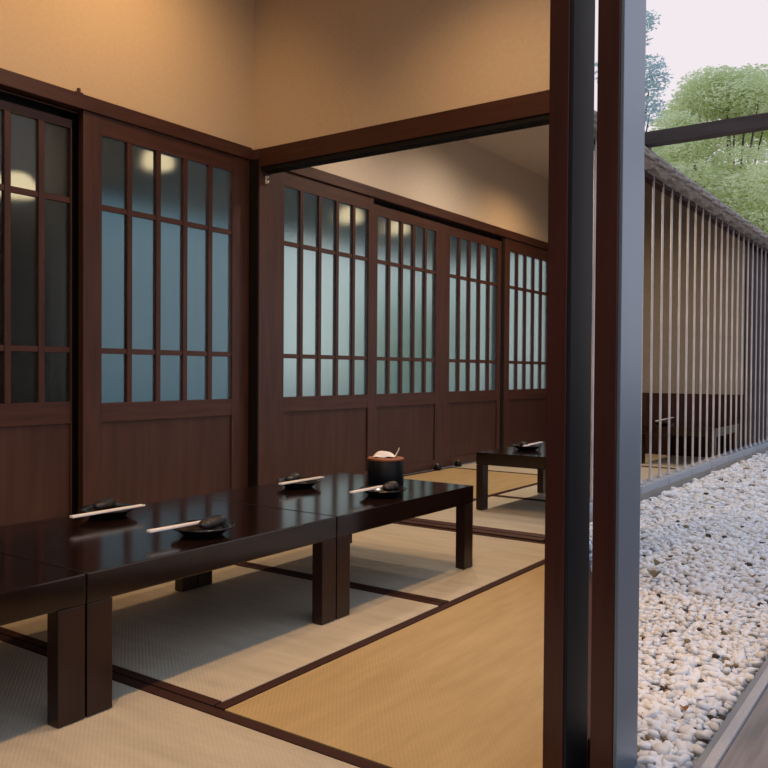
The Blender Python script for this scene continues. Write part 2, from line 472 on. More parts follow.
# ------------------------------------------------------------------ lattice doors
def lattice_door(n, x0, x1, gx0, gx1, label, yf=WY, ztop=1.79, gz=(0.552, 1.705), midz=(1.398, 0.778)):
    d = empty('door_%d' % n, ((x0 + x1) / 2, yf, 0), label=label, category='sliding door', kind='structure')
    yb = yf + 0.035
    box('stile', (x0, gx0), (yf, yb), (0.004, ztop), M['wood_v'], d, 0.003)
    box('stile', (gx1, x1), (yf, yb), (0.004, ztop), M['wood_v'], d, 0.003)
    box('top_rail', (gx0, gx1), (yf + 0.001, yb), (gz[1], ztop), M['wood_h'], d, 0.002)
    box('middle_rail', (gx0, gx1), (yf + 0.001, yb), (0.468, gz[0]), M['wood_h'], d, 0.002)
    box('bottom_rail', (gx0, gx1), (yf + 0.001, yb), (0.004, 0.07), M['wood_h'], d, 0.002)
    box('lower_panel', (gx0, gx1), (yf + 0.010, yf + 0.026), (0.07, 0.468), M['wood_panel'], d)
    w = 0.026
    pitch = (gx1 - gx0 + w) / 5
    for i in range(1, 5):
        c = gx0 + i * pitch - w / 2
        box('muntin', (c - w / 2, c + w / 2), (yf + 0.002, yf + 0.028), gz, M['wood_v'], d, 0.002)
    rows = [gz[0], midz[1], midz[0], gz[1]]
    for i in range(5):
        a = gx0 + i * pitch
        b = a + pitch - w
        for zc in midz:
            box('cross_bar', (a, b), (yf + 0.006, yf + 0.024), (zc - 0.012, zc + 0.012), M['wood_h'], d)
        for j in range(3):
            z0 = rows[j] + (0.012 if j else 0.0)
            z1 = rows[j + 1] - (0.012 if j < 2 else 0.0)
            box('pane', (a, b), (yf + 0.014, yf + 0.018), (z0, z1), M['glass'], d)
    return d


lattice_door(1, 1.30, 2.089, 1.379, 2.083, 'recessed dark lattice door with dim panes under a black track gap', yf=WY + 0.045, ztop=1.750, gz=(0.560, 1.714), midz=(1.411, 0.780))
lattice_door(2, 2.112, PX0 - 0.008, 2.204, 2.980, 'lattice door with blue-lit panes beside the square corner post')
lattice_door(3, PX1 + 0.003, 4.203, 3.370, 4.154, 'first pale-paned lattice door past the cross beam')
lattice_door(4, 4.206, 5.062, 4.256, 4.968, 'green-tinted lattice door behind the tissue holder', yf=WY + 0.004, ztop=1.752, gz=(0.552, 1.688))
lattice_door(5, 5.066, 5.985, 5.170, 5.925, 'dim lattice door next to the narrow dark gap', yf=WY + 0.010, ztop=1.752, gz=(0.552, 1.688))
lattice_door(6, 6.030, 6.985, 6.120, 6.895, 'farthest lattice door above the low table with a dish', gz=(0.552, 1.690))
box('trim_7', (6.988, EX), (WY, WY + 0.08), (-0.03, 1.79), M['wood_v'], label='brown wall post between the farthest door and the end wall', category='post', kind='structure')
# dark track recess behind the shorter doors
tr_ = empty('trim_8', (1.6, WY + 0.06, 1.76), label='black sliding track above the recessed lattice door', category='track', kind='structure')
box('track_back', (-2.5, 2.112), (WY + 0.082, WY + 0.12), (1.735, 1.79), M['black_groove'], tr_)
box('gap_shade', (2.060, 2.200), (WY + 0.082, WY + 0.12), (-0.03, 1.79), M['black_groove'], tr_)  # black box painted as shade for the shadowed stile and gap
box('track_wire', (-2.5, 2.108), (WY + 0.030, WY + 0.036), (1.778, 1.783), M['wood_h'], tr_)
tr_ = empty('trim_9', (5.1, WY + 0.06, 1.76), label='dark sliding track above the inner room doors', category='track', kind='structure')
box('track_back', (4.206, 6.03), (WY + 0.046, WY + 0.10), (1.75, 1.79), M['black_groove'], tr_)
box('gap_shade', (5.986, 6.029), (WY + 0.006, WY + 0.10), (-0.03, 1.79), M['black_groove'], tr_)  # black strip as gap shade, covering the side of the next stile
lattice_door(7, 0.30, 1.295, 0.405, 1.20, 'lattice door beyond the recessed one, at the back of the room', gz=(0.552, 1.705))
box('wall_left_back', (-2.5, 0.29), (WY, WY + 0.1), (-0.05, 1.79), M['wood_panel'], label='brown boarded wall at the back of the dining room', category='wall', kind='structure')

# small fittings on the timber
f = empty('hook', (3.155, 2.975, 1.70), label='small white hook screwed to the square corner post', category='hook')
hp = box('plate', (3.149, 3.158), (2.971, 2.975), (1.670, 1.710), M['white_metal'], f, 0.001)
box('peg', (3.150, 3.157), (2.955, 2.973), (1.672, 1.684), M['white_metal'], hp, 0.002)
box('peg', (3.150, 3.157), (2.955, 2.973), (1.697, 1.709), M['white_metal'], hp, 0.002)
f = empty('bracket', (2.085, WY - 0.01, 1.852), label='tiny dark metal bracket on top of the head rail', category='bracket')
box('foot', (2.068, 2.102), (WY - 0.012, WY), (1.852, 1.856), M['wood_h'], f)
box('tip', (2.080, 2.090), (WY - 0.012, WY), (1.856, 1.872), M['wood_h'], f)
for x, lab in ((4.955, 'small round black stopper at the foot of the green-tinted door'), (5.245, 'small round black stopper at the foot of the dim door')):
    s = empty('door_stopper', (x, WY - 0.02, 0), label=lab, category='door stopper')
    me = lathe_mesh('bumper', [(0, 0), (0.024, 0), (0.026, 0.010), (0.026, 0.022), (0.018, 0.034), (0.008, 0.040), (0, 0.041)], M['can'], 20)
    bu = link('bumper', me, (x, WY - 0.028, 0.002), s)
    box('screw', (x - 0.004, x + 0.004), (WY - 0.032, WY - 0.024), (0.042, 0.046), M['white_metal'], bu)

# ------------------------------------------------------------------ tatami mats
def tatami(x, y, along_x, label):
    pale = not along_x
    m = M['tatami_pale_sheen'] if pale else M['tatami_gold_sheen']
    r = empty('tatami_mat', ((x[0] + x[1]) / 2, (y[0] + y[1]) / 2, -0.03), label=label, category='tatami mat', group='tatami mats on the floor')
    bw, g = 0.030, 0.0025
    if along_x:
        box('rush_surface', (x[0] + g, x[1] - g), (y[0] + bw, y[1] - bw), (-0.028, 0.0), m, r, 0.004)
        for a, b in ((y[0] + g, y[0] + bw), (y[1] - bw, y[1] - g)):
            box('border', (x[0] + g, x[1] - g), (a, b), (-0.028, 0.0015), M['border'], r, 0.004)
    else:
        box('rush_surface', (x[0] + bw, x[1] - bw), (y[0] + g, y[1] - g), (-0.028, 0.0), m, r, 0.004)
        for a, b in ((x[0] + g, x[0] + bw), (x[1] - bw, x[1] - g)):
            box('border', (a, b), (y[0] + g, y[1] - g), (-0.028, 0.0015), M['border'], r, 0.004)


tatami((0.26, 1.185), (0.46, 2.24), False, 'pale tatami mat under the bare-topped low table')
tatami((1.185, 2.125), (1.262, WY), False, 'pale tatami mat under the table with two place settings')
tatami((2.125, 3.13), (1.262, WY), False, 'pale tatami mat under the table with the tissue holder')
# the golden mat in front is cut to the slanting garden edge
def cut_mat():
    r = empty('tatami_mat', (2.1, 1.0, -0.03), label='large golden tatami mat in front of the tables, cut along the garden edge', category='tatami mat', group='tatami mats on the floor')
    x0, x1 = 1.188, 3.13
    def edge(x):
        return 0.47 if x < 1.30 else 0.54 + (x - 1.36) * (1.27 - 0.52) / (3.14 - 1.36) + 0.0
    prism('rush_surface', [(x0, 0.47), (1.30, 0.47), (1.36, edge(1.36)), (2.98, edge(2.98)), (2.98, 1.229), (x0, 1.229)], (-0.028, 0.0), M['tatami_gold_sheen'], r)
    box('border', (x0, x1), (1.232, 1.260), (-0.028, 0.0015), M['border'], r, 0.004)
cut_mat()
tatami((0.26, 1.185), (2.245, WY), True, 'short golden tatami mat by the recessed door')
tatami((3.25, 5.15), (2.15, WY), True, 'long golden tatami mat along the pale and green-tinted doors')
tatami((3.25, 4.145), (1.455, 2.146), False, 'pale tatami mat just past the threshold')
tatami((4.145, 5.06), (1.455, 2.146), False, 'pale tatami mat under the table of the inner room')
tatami((5.155, 6.12), (1.455, WY), False, 'pale tatami mat between the two inner tables')
tatami((6.12, 7.13), (1.455, WY), False, 'pale tatami mat before the end wall')

# ------------------------------------------------------------------ garden edge: jambs, sill, deck, kerb
def jamb(n, x, y, face, label):
    j = empty('trim_%d' % n, (x[0], y[0], 0), label=label, category='post', kind='structure')
    box('shaft', x, (y[0] + 0.006, y[1]), (-0.06, CZ), M['wood_jamb'], j, 0.002)
    box('outer_facing', (x[0] + 0.002, x[1]), (y[0], y[0] + 0.006), (-0.06, CZ), face, j, 0.001)
    return j


jamb(10, (1.30, 1.398), (0.534, 0.576), M['facing_dark'], 'tall dark red jamb post standing on the tatami side')
jamb(11, (1.30, 1.409), (0.448, 0.492), M['facing_blue'], 'tall dark red jamb post with bluish sheen on the gravel side')
th = empty('trim_12', (2.2, 0.9, -0.03), label='slanting wooden edge sill between tatami and gravel', category='sill', kind='structure')
link('sill_bar', bar_mesh('sill_bar', (1.42, 0.515, 0), (3.12, 1.232, 0), 0.05, 0.06, M['wood_beam'], bev=0.003), (0, 0, 0.012), th)
pn = empty('door_8', (2.8, 1.1, 0), label='brown board shutter added at the slanting edge to keep door panes dark', category='shutter', kind='structure')  # unseen panel added to block garden light reflected in the recessed door
for i in range(4):
    a = 2.50 + i * 0.15
    e = lambda x: 0.505 + (x - 1.42) * (1.232 - 0.515) / 1.70 + 0.01
    link('board', bar_mesh('board', (a, e(a), 0), (a + 0.148, e(a + 0.148), 0), 0.02, 1.70, M['wood_v']), (0, 0, 0.892), pn)

dk = empty('deck', (1, -0.6, 0.0), label='weathered grey wooden deck beside the gravel bed', category='deck', kind='structure')
for i in range(16):
    y1 = 0.313 - i * 0.080
    box('plank', (-2.4, 9.5), (y1 - 0.078, y1), (0.02, 0.062), M['plank_grey'] if i == 0 else M['plank_brown'], dk, 0.003)
kb = empty('kerb', (4, 0.33, -0.06), label='light grey metal kerb strip between gravel and deck', category='kerb')
box('top_strip', (1.1, 9.5), (0.314, 0.332), (-0.06, 0.068), M['kerb'], kb, 0.002)
box('shade_side_strip', (1.1, 9.5), (0.332, 0.347), (-0.06, 0.060), M['kerb_shade'], kb, 0.002)  # shadow side of the kerb, painted as a darker blue-grey strip
box('trim_13', (-2.5, 1.1), (0.315, 0.44), (-0.06, 0.004), M['wood_h'], label='wooden threshold between tatami room and deck', category='threshold', kind='structure')

# ------------------------------------------------------------------ low tables
TZ = 0.292
def low_table(x, y, label, block=False):
    t = empty('low_table', ((x[0] + x[1]) / 2, (y[0] + y[1]) / 2, 0), label=label, category='table', group='low dark dining tables')
    L = 0.060
    box('table_top', x, y, (TZ - 0.061, TZ), M['table'], t, 0.003)
    for xa in (x[0] + 0.001, x[1] - L - 0.001):
        for ya in (y[0] + 0.001, y[1] - 0.037):
            box('leg', (xa, xa + L), (ya, ya + 0.036), (0.0022, TZ - 0.062), M['table_leg'], t, 0.002)
            if block and xa < x[0] + 0.1:
                box('corner_block', (xa + (L if xa < (x[0] + x[1]) / 2 else -0.014), xa + (L + 0.014 if xa < (x[0] + x[1]) / 2 else 0.0)), (ya + 0.004, ya + 0.030), (TZ - 0.088, TZ - 0.062), M['table_leg'], t)
    return t


low_table((0.195, 0.993), (1.42, 2.022), 'low dark table with bare top at the end of the row')
low_table((0.996, 1.797), (1.42, 2.022), 'low dark table with two place settings and no tissue holder')
low_table((1.800, 2.585), (1.42, 2.022), 'low dark table carrying the tissue holder', True)
low_table((3.655, 4.450), (1.460, 1.995), 'low dark table just past the threshold in the inner room')
low_table((6.28, 7.08), (1.460, 2.02), 'low dark table behind the rods by the end wall')

# ------------------------------------------------------------------ table settings
plate_prof = [(0, 0.004), (0.040, 0.004), (0.046, 0.0), (0.049, 0.002), (0.060, 0.012), (0.074, 0.019), (0.078, 0.021), (0.077, 0.024), (0.062, 0.018), (0.046, 0.008), (0, 0.007)]
plate_me = lathe_mesh('plate', plate_prof, M['lacquer'], 40)


def towel_mesh():
    bm = bmesh.new()
    n, m = 14, 12
    rings = []
    rnd = random.Random(4)
    for i in range(n + 1):
        s = i / n * 2 - 1
        k = (1 - abs(s) ** 4) ** 0.5 if abs(s) < 1 else 0.0
        k = max(k, 0.25)
        rings.append([bm.verts.new((s * 0.05, 0.019 * k * math.cos(2 * math.pi * j / m) * (1 + rnd.uniform(-.08, .08)), 0.014 * k * math.sin(2 * math.pi * j / m) * (1 + rnd.uniform(-.1, .1)))) for j in range(m)])
    for a, b in zip(rings, rings[1:]):
        for j in range(m):
            bm.faces.new((a[j], a[(j + 1) % m], b[(j + 1) % m], b[j]))
    bm.faces.new(rings[0][::-1]); bm.faces.new(rings[-1])
    bmesh.ops.recalc_face_normals(bm, faces=bm.faces)
    me = bpy.data.meshes.new('wrapped_towel')
    bm.to_mesh(me); bm.free()
    me.materials.append(M['wrap'])
    for p in me.polygons:
        p.use_smooth = True
    return me


towel_me = towel_mesh()


def setting(c, s0, s1, where, towel=None):
    """c: pixel of plate centre; s0, s1: pixels of chopstick ends"""
    p = pix(c[0], c[1], TZ + 0.012)
    pl = link('plate', plate_me, (p.x, p.y, TZ + 0.0005))
    tag(pl, 'shallow round black lacquer plate ' + where, 'plate', 'black plates on the tables')
    za = TZ + 0.0285
    a, b = pix(*s0, za), pix(*s1, za)
    L = (b - a).length
    ang = math.atan2(b.y - a.y, b.x - a.x)
    ch = empty('chopstick_pair', a, label='pale wooden chopsticks lying across the black plate ' + where, category='chopsticks', group='chopsticks on the plates')
    d = (b - a).normalized()
    n = Vector((-d.y, d.x, 0))
    for k in (-1, 1):
        q0, q1 = a + n * 0.0042 * k, b + n * (0.0042 if k < 0 else 0.008) * k
        link('stick', bar_mesh('stick', q0 - a, q1 - a, 0.0065, 0.006, M['chopstick'], 0.75, 0.001), a, ch)
    if towel:
        w = link('wrapped_towel', towel_me, (p.x + towel[0], p.y + towel[1], TZ + 0.0300))
        w.rotation_euler.z = towel[2]
        tag(w, 'dark wrapped towel on the plate ' + where, 'hand towel', 'wrapped towels on the plates')


setting((108, 512), (71, 517), (144, 505), 'at the back edge of the two-setting table', (0.01, 0.030, 0.5))
setting((203, 530), (148, 531.5), (221, 518.5), 'at the front edge of the two-setting table', (0.018, -0.014, 0.25))
setting((299, 483.5), (280, 484), (323, 477), 'behind the corner post of the tissue table', (0.0, 0.030, 0.4))
setting((383, 492), (351, 492.5), (395, 484), 'in front of the tissue holder', (0.022, -0.014, 0.25))
setting((527, 447.5), (524, 446), (542, 442), 'on the inner room table past the threshold', (-0.02, 0.01, 0.6))
setting((664, 424), (656, 421), (675, 417), 'on the table by the end wall', (0.0, -0.01, 0.3))

# tissue holder
tp_ = pix(385.5, 486.5, TZ)
th_ = empty('tissue_holder', (tp_.x, tp_.y, TZ), label='round black tissue holder with wooden lid on the low table', category='tissue holder')
R_ = 0.064
link('canister', lathe_mesh('canister', [(0, 0.001), (R_ - 0.003, 0.001), (R_, 0.004), (R_, 0.094), (R_ - 0.003, 0.096), (0, 0.096)], M['can'], 48), (tp_.x, tp_.y, TZ), th_)
ld = link('lid', lathe_mesh('lid', [(0.020, 0.0955), (R_ + 0.001, 0.0955), (R_ + 0.001, 0.101), (R_ - 0.002, 0.103), (0.020, 0.103), (0.018, 0.0995), (0.020, 0.0955)], M['lid'], 48, False), (tp_.x, tp_.y, TZ), th_)


def tissue_mesh():
    bm = bmesh.new()
    n, m = 22, 12
    g = []
    rnd = random.Random(2)
    for i in range(n):
        row = []
        t = i / (n - 1)
        for j in range(m):
            s = j / (m - 1) * 2 - 1
            # a folded sheet that humps out of the slot and curls up at the right end
            x = -0.030 + 0.062 * t
            hump = 0.024 * math.sin(math.pi * min(1, t / 0.82)) ** 0.6
            tip = 0.034 * max(0, (t - 0.78) / 0.22) ** 1.3
            y = s * (0.018 * (1 - 0.5 * max(0, (t - 0.72) / 0.28)))
            z = 0.102 + hump * (1 - 0.75 * s * s) + tip + 0.0025 * math.sin(9 * t + 5 * s) + rnd.uniform(-.001, .001)
            row.append(bm.verts.new((x, y, z)))
        g.append(row)
    for i in range(n - 1):
        for j in range(m - 1):
            bm.faces.new((g[i][j], g[i + 1][j], g[i + 1][j + 1], g[i][j + 1]))
    me = bpy.data.meshes.new('tissue')
    bm.to_mesh(me); bm.free()
    me.materials.append(M['tissue'])
    for p in me.polygons:
        p.use_smooth = True
    return me


ti = link('tissue', tissue_mesh(), (tp_.x, tp_.y, TZ), ld)
ti.rotation_euler.z = -math.radians(55)
ti.scale = (1.5, 1.5, 1.0)

# ------------------------------------------------------------------ garden fence mirrored in the door glass, built as a solid screen
sc_ = empty('mirrored_rod_screen', (5.6, FY, 0), label='mirrored garden fence built solid, of pale upright rods on a stone sill under a thatched cap', category='screen')
rod_me = lathe_mesh('rod', [(0, 0.0), (0.016, 0.0), (0.017, 0.005), (0.009, 0.018), (0.0066, 0.05), (0.0066, 1.70), (0, 1.70)], M['rod'], 10)
k = 0
x = 3.33
while x < 8.6:
    link('rod', rod_me, (x, FY, 0.10), sc_)
    x += 0.1765
for i in range(11):
    a = 3.31 + i * 0.5
    box('mirrored_sill_stone', (a, a + 0.494), (FY - 0.035, FY + 0.05), (0.055, 0.100), M['sill'], sc_, 0.006)
for i in range(6):
    a = 3.31 + i * 0.9
    box('mirrored_footing_block', (a, a + 0.89), (FY - 0.028, FY + 0.045), (-0.06, 0.054), M['stone_block'], sc_, 0.004)
box('mirrored_top_plate', (3.206, 8.66), (FY - 0.002, FY + 0.045), (1.755, 1.80), M['dark_board'], sc_)


def cap_mesh(seed, L):
    bm = bmesh.new()
    rnd = random.Random(seed)
    n, m = 6, 18
    rings = []
    for i in range(n + 1):
        t = i / n
        k = 1.0 if 0 < i < n else 0.93
        rings.append([bm.verts.new((t * L, (0.085 * k + rnd.uniform(-.004, .004)) * math.cos(2 * math.pi * j / m), (0.052 * k + rnd.uniform(-.005, .005)) * math.sin(2 * math.pi * j / m))) for j in range(m)])
    for a, b in zip(rings, rings[1:]):
        for j in range(m):
            bm.faces.new((a[j], a[(j + 1) % m], b[(j + 1) % m], b[j]))
    bm.faces.new(rings[0][::-1]); bm.faces.new(rings[-1])
    bmesh.ops.recalc_face_normals(bm, faces=bm.faces)
    me = bpy.data.meshes.new('cap_segment')
    bm.to_mesh(me); bm.free()
    me.materials.append(M['bark'])
    return me


caps = [cap_mesh(s, 0.30) for s in range(5)]
for i in range(18):
    link('cap_segment', caps[i % 5], (3.21 + i * 0.303, FY + 0.005, 1.828), sc_)
for i in range(11):
    a = EX + 0.09 + i * 0.13
    box('board', (a, a + 0.127), (FY + 0.055, FY + 0.08), (-0.05, 1.80), M['dark_board'], sc_, 0.002)
# rear strip of roof over the inner room
slab('roof', [(FY + 0.098, 1.876), (2.25, 2.482), (3.5, 2.50)], (PX1 + 0.01, 8.65), M['roof'], 0.03, label='dark lean-to roof over the inner room', category='roof', kind='structure')

pb = empty('garden_beam', (4.42, -0.9, 0), label='grey-brown garden beam crossing above the gravel bed', category='beam')
box('beam', (4.40, 4.47), (0.30, FY + 0.02), (1.915, 1.985), M['grey_beam'], pb, 0.004)
box('beam', (4.395, 4.475), (-0.95, 0.40), (1.910, 1.990), M['dark_board'], pb, 0.004)
box('bracket', (4.41, 4.46), (FY - 0.02, FY + 0.02), (1.882, 1.915), M['grey_beam'], pb, 0.003)
box('support_post', (4.40, 4.47), (-0.95, -0.88), (0.058, 1.910), M['grey_beam'], pb, 0.004)

# ------------------------------------------------------------------ gravel, a reflection in the door glass built as solid stones
prism('mirrored_gravel_bed', [(1.30, 0.348), (9.5, 0.348), (9.5, 1.37), (3.24, 1.37), (3.20, 1.25), (1.42, 0.50), (1.30, 0.44)], (-0.06, 0.022), M['mirrored_gravel_bed'], label='mirrored pale grit bed built solid beneath the white pebbles', category='gravel', kind='structure')


def ico(sub, seed):
    bm = bmesh.new()
    bmesh.ops.create_icosphere(bm, subdivisions=sub, radius=1.0)
    rnd = np.random.RandomState(seed)
    V = np.array([v.co[:] for v in bm.verts])
    k = rnd.normal(size=(5, 3))
    off = np.zeros(len(V))
    for q in k:
        off += 0.15 * np.sin(V @ q * 2.0 + q[0] * 3)
    V = V * (1 + off)[:, None]
    for v, c in zip(bm.verts, V):
        v.co = c
    F = np.array([[v.index for v in f_.verts] for f_ in bm.faces])
    me = bpy.data.meshes.new('pebble')
    bm.to_mesh(me); bm.free()
    for p in me.polygons:
        p.use_smooth = True
    return V, F, me


rs = np.random.RandomState(11)
pts = []
for x0, x1, sp in ((1.33, 2.6, 0.0165), (2.6, 4.4, 0.021), (4.4, 8.6, 0.030)):
    gx, gy = np.meshgrid(np.arange(x0, x1, sp), np.arange(0.374, 1.345, sp))
    g = np.stack([gx.ravel(), gy.ravel()], 1)
    g += rs.uniform(-0.45, 0.45, g.shape) * sp
    g = np.column_stack([g, np.full(len(g), sp)])
    pts.append(g)
    h = g[rs.rand(len(g)) < 0.28].copy()
    h[:, 0] += sp * 0.5
    h[:, 2] = -sp
    pts.append(h)
P = np.concatenate(pts)
edge_y = np.where(P[:, 0] < 3.2, 0.49 + (P[:, 0] - 1.42) * 0.4218, 1.34)
edge_y = np.where(P[:, 0] < 1.42, 0.43, edge_y)
P = P[(P[:, 1] < edge_y - 0.008) & (P[:, 1] > 0.370)]
N = len(P)
sp = np.abs(P[:, 2])
upper = P[:, 2] < 0
size = sp * rs.uniform(0.50, 0.78, N)
scl = np.stack([size * rs.uniform(0.9, 1.35, N), size * rs.uniform(0.75, 1.0, N), size * rs.uniform(0.5, 0.75, N)], 1)
ctr = np.column_stack([P[:, 0], P[:, 1], 0.022 + scl[:, 2] * 0.55 + np.where(upper, sp * 0.42, 0)])
ang = rs.uniform(0, 2 * math.pi, N)
tilt = rs.uniform(-0.5, 0.5, N)
cl = rs.rand(N)
colr = np.where(cl < 0.70, 0, np.where(cl < 0.945, 1, np.where(cl < 0.972, 2, 3)))
scl[colr > 1] *= 0.72
sx, sy, dep = project(ctr)
vis = (sx > 640) & (sx < 768) & (sy > 440) & (sy < 768) & (dep > 0)
order = np.argsort(np.where(vis, dep, 1e9) / size)
near = order[:300]
variants = [ico(2, s) for s in range(4)]
vmesh = []
for V, F, me in variants:
    row = []
    for m_ in PEB:
        c = me.copy(); c.materials.append(m_); row.append(c)
    vmesh.append(row)
nm = ['white', 'off-white', 'brown', 'blackish']
for n_, i in enumerate(near):
    o = bpy.data.objects.new('pebble', vmesh[n_ % 4][colr[i]])
    COL.objects.link(o)
    o.location = ctr[i]; o.scale = scl[i]; o.rotation_euler = (tilt[i], tilt[i] * 0.6, ang[i])
    tag(o, 'small rounded %s pebble in the gravel between jamb post and kerb' % nm[colr[i]], 'pebble', '%s pebbles in the gravel bed' % nm[colr[i]])
rest = np.ones(N, bool); rest[near] = False
ids = np.nonzero(rest)[0]
VV, FF, CC = [], [], []
protos = [ico(1, s + 9)[:2] for s in range(4)]
offv = 0
for q in range(4):
    I = ids[q::4]
    V, F = protos[q]
    ca, sa = np.cos(ang[I]), np.sin(ang[I])
    ct, st = np.cos(tilt[I]), np.sin(tilt[I])
    S = V[None] * scl[I][:, None, :]
    y1 = S[..., 1] * ct[:, None] - S[..., 2] * st[:, None]
    z1 = S[..., 1] * st[:, None] + S[..., 2] * ct[:, None]
    X = S[..., 0] * ca[:, None] - y1 * sa[:, None]
    Y = S[..., 0] * sa[:, None] + y1 * ca[:, None]
    Q = np.stack([X, Y, z1], -1) + ctr[I][:, None, :]
    VV.append(Q.reshape(-1, 3))
    FF.append((F[None] + (np.arange(len(I)) * len(V))[:, None, None] + offv).reshape(-1, 3))
    CC.append(np.repeat(colr[I], len(F)))
    offv += len(I) * len(V)
VV = np.concatenate(VV); FF = np.concatenate(FF); CC = np.concatenate(CC)
me = bpy.data.meshes.new('pebble_gravel')
me.vertices.add(len(VV)); me.vertices.foreach_set('co', VV.ravel().astype(np.float32))
me.loops.add(FF.size); me.loops.foreach_set('vertex_index', FF.ravel().astype(np.int32))
me.polygons.add(len(FF)); me.polygons.foreach_set('loop_start', np.arange(0, FF.size, 3, dtype=np.int32))
for m_ in PEB:
    me.materials.append(m_)
me.polygons.foreach_set('material_index', CC.astype(np.int32))
me.polygons.foreach_set('use_smooth', np.ones(len(FF), bool))
me.update(); me.validate()
tag(link('pebble_gravel', me, (0, 0, 0)), 'mirrored white pebble gravel built solid in front of the rod screen', 'gravel', kind='stuff')

# fallen leaves on the gravel
leaf_m = noise_mat('fallen_leaf', hexc(120, 78, 36), hexc(160, 108, 56), nscale=50, rough=0.8)
leaf_d = noise_mat('dry_leaf', hexc(84, 74, 48), hexc(120, 108, 76), nscale=50, rough=0.8)
for (px, py, L, a, mt, lab) in ((684, 711, 0.022, 0.4, leaf_m, 'small orange-brown fallen leaf among the pebbles near the kerb'),
                                (752, 578, 0.030, 0.2, leaf_m, 'curled brown fallen leaf on gravel'),
                                (659, 566, 0.045, -0.2, leaf_d, 'olive dry leaf on the gravel near the jamb'),
                                (654, 577, 0.055, 0.3, leaf_d, 'long dry twisted leaf on the gravel under the olive one'),
                                (697, 552, 0.040, 0.1, leaf_d, 'yellowish dry leaf on gravel further from the kerb')):
    q = pix(px, py, 0.05)
    bm = bmesh.new()
    mid = []
    for i in range(7):
        t = i / 6
        w = 0.42 * L * math.sin(math.pi * min(max(t, 0.04), 0.98)) ** 0.8
        zc = 0.12 * L * math.sin(3 * t) + 0.002
        mid.append([bm.verts.new((t * L - L / 2, -w, zc + w * 0.5)), bm.verts.new((t * L - L / 2, 0, zc)), bm.verts.new((t * L - L / 2, w, zc + w * 0.6))])
    for u_, v_ in zip(mid, mid[1:]):
        for j in range(2):
            bm.faces.new((u_[j], v_[j], v_[j + 1], u_[j + 1]))
    me = bpy.data.meshes.new('fallen_leaf')
    bm.to_mesh(me); bm.free()
    me.materials.append(mt)
    o = link('fallen_leaf', me, (q.x, q.y, 0.052))
    o.rotation_euler.z = a
    tag(o, lab, 'leaf')

# ------------------------------------------------------------------ trees, mirrored in the door glass and built solid
def foliage(name, clumps, n, ls, mat, parent, seed):
    """leaf blades scattered through the shells of flattened clumps"""
    r = np.random.RandomState(seed)
    C = np.array([c[:3] for c in clumps]); Rr = np.array([c[3:6] for c in clumps])
    wgt = Rr[:, 0] * Rr[:, 1]; wgt = wgt / wgt.sum()
    idx = r.choice(len(clumps), n, p=wgt)
    d = r.normal(size=(n, 3)); d /= np.linalg.norm(d, axis=1)[:, None]
    rad = r.uniform(0.25, 1, n) ** 0.45
    p = C[idx] + d * rad[:, None] * Rr[idx]
    p[:, 2] -= 0.10 * Rr[idx, 2] * r.rand(n)
    t = r.normal(size=(n, 3)); t[:, 2] = t[:, 2] * 0.3 - 0.2; t /= np.linalg.norm(t, axis=1)[:, None]
    s = np.cross(t, r.normal(size=(n, 3)) * 0.8 + np.array([0, 0, 0.8])); s /= np.linalg.norm(s, axis=1)[:, None]
    L = ls * r.uniform(0.6, 1.3, n)[:, None]
    v = np.stack([p, p + t * L * 0.5 + s * L * 0.2, p + t * L, p + t * L * 0.5 - s * L * 0.2], 1).reshape(-1, 3)
    me = bpy.data.meshes.new(name)
    me.vertices.add(4 * n); me.vertices.foreach_set('co', v.ravel().astype(np.float32))
    me.loops.add(4 * n); me.loops.foreach_set('vertex_index', np.arange(4 * n, dtype=np.int32))
    me.polygons.add(n); me.polygons.foreach_set('loop_start', np.arange(0, 4 * n, 4, dtype=np.int32))
    me.materials.append(mat)
    me.update()
    return link(name, me, (0, 0, 0)) if parent is None else _attach(link(name, me, (0, 0, 0)), parent)


def _attach(o, parent):
    o.location = -wloc(parent)
    o.parent = parent
    return o


def tree(name, base, clumps, n, ls, mat, label, seed, cat='tree', trunk_r=0.09):
    t = empty(name, base, label=label, category=cat)
    f_ = foliage('foliage', clumps, n, ls, mat, t, seed)
    f_['kind'] = 'stuff'
    zt = max(c[2] for c in clumps)
    top = Vector((np.mean([c[0] for c in clumps]), np.mean([c[1] for c in clumps]), zt - 0.3))
    link('trunk', bar_mesh('trunk', (0, 0, 0), top - Vector(base), trunk_r * 2, trunk_r * 2, M['trunk'], 0.35), base, t)
    for c in clumps[::3]:
        a = Vector(base).lerp(top, 0.55)
        link('branch', bar_mesh('branch', a - Vector(base), Vector(c[:3]) - Vector(base), trunk_r * 0.7, trunk_r * 0.7, M['trunk'], 0.3), base, t)
    return t


def clump_set(seed, cx, cy, z0, z1, rx, n, size):
    r = random.Random(seed)
    out = []
    for i in range(n):
        t = (i + r.random()) / n
        w = rx * math.sqrt(max(0.08, 1 - (2 * t - 0.85) ** 2))
        a = r.uniform(0, 2 * math.pi)
        q = r.uniform(0.35, 1.0) * w
        s = size * r.uniform(0.7, 1.3)
        out.append((cx + q * math.cos(a), cy + q * math.sin(a), z0 + t * (z1 - z0), s, s, s * 0.5))
    return out


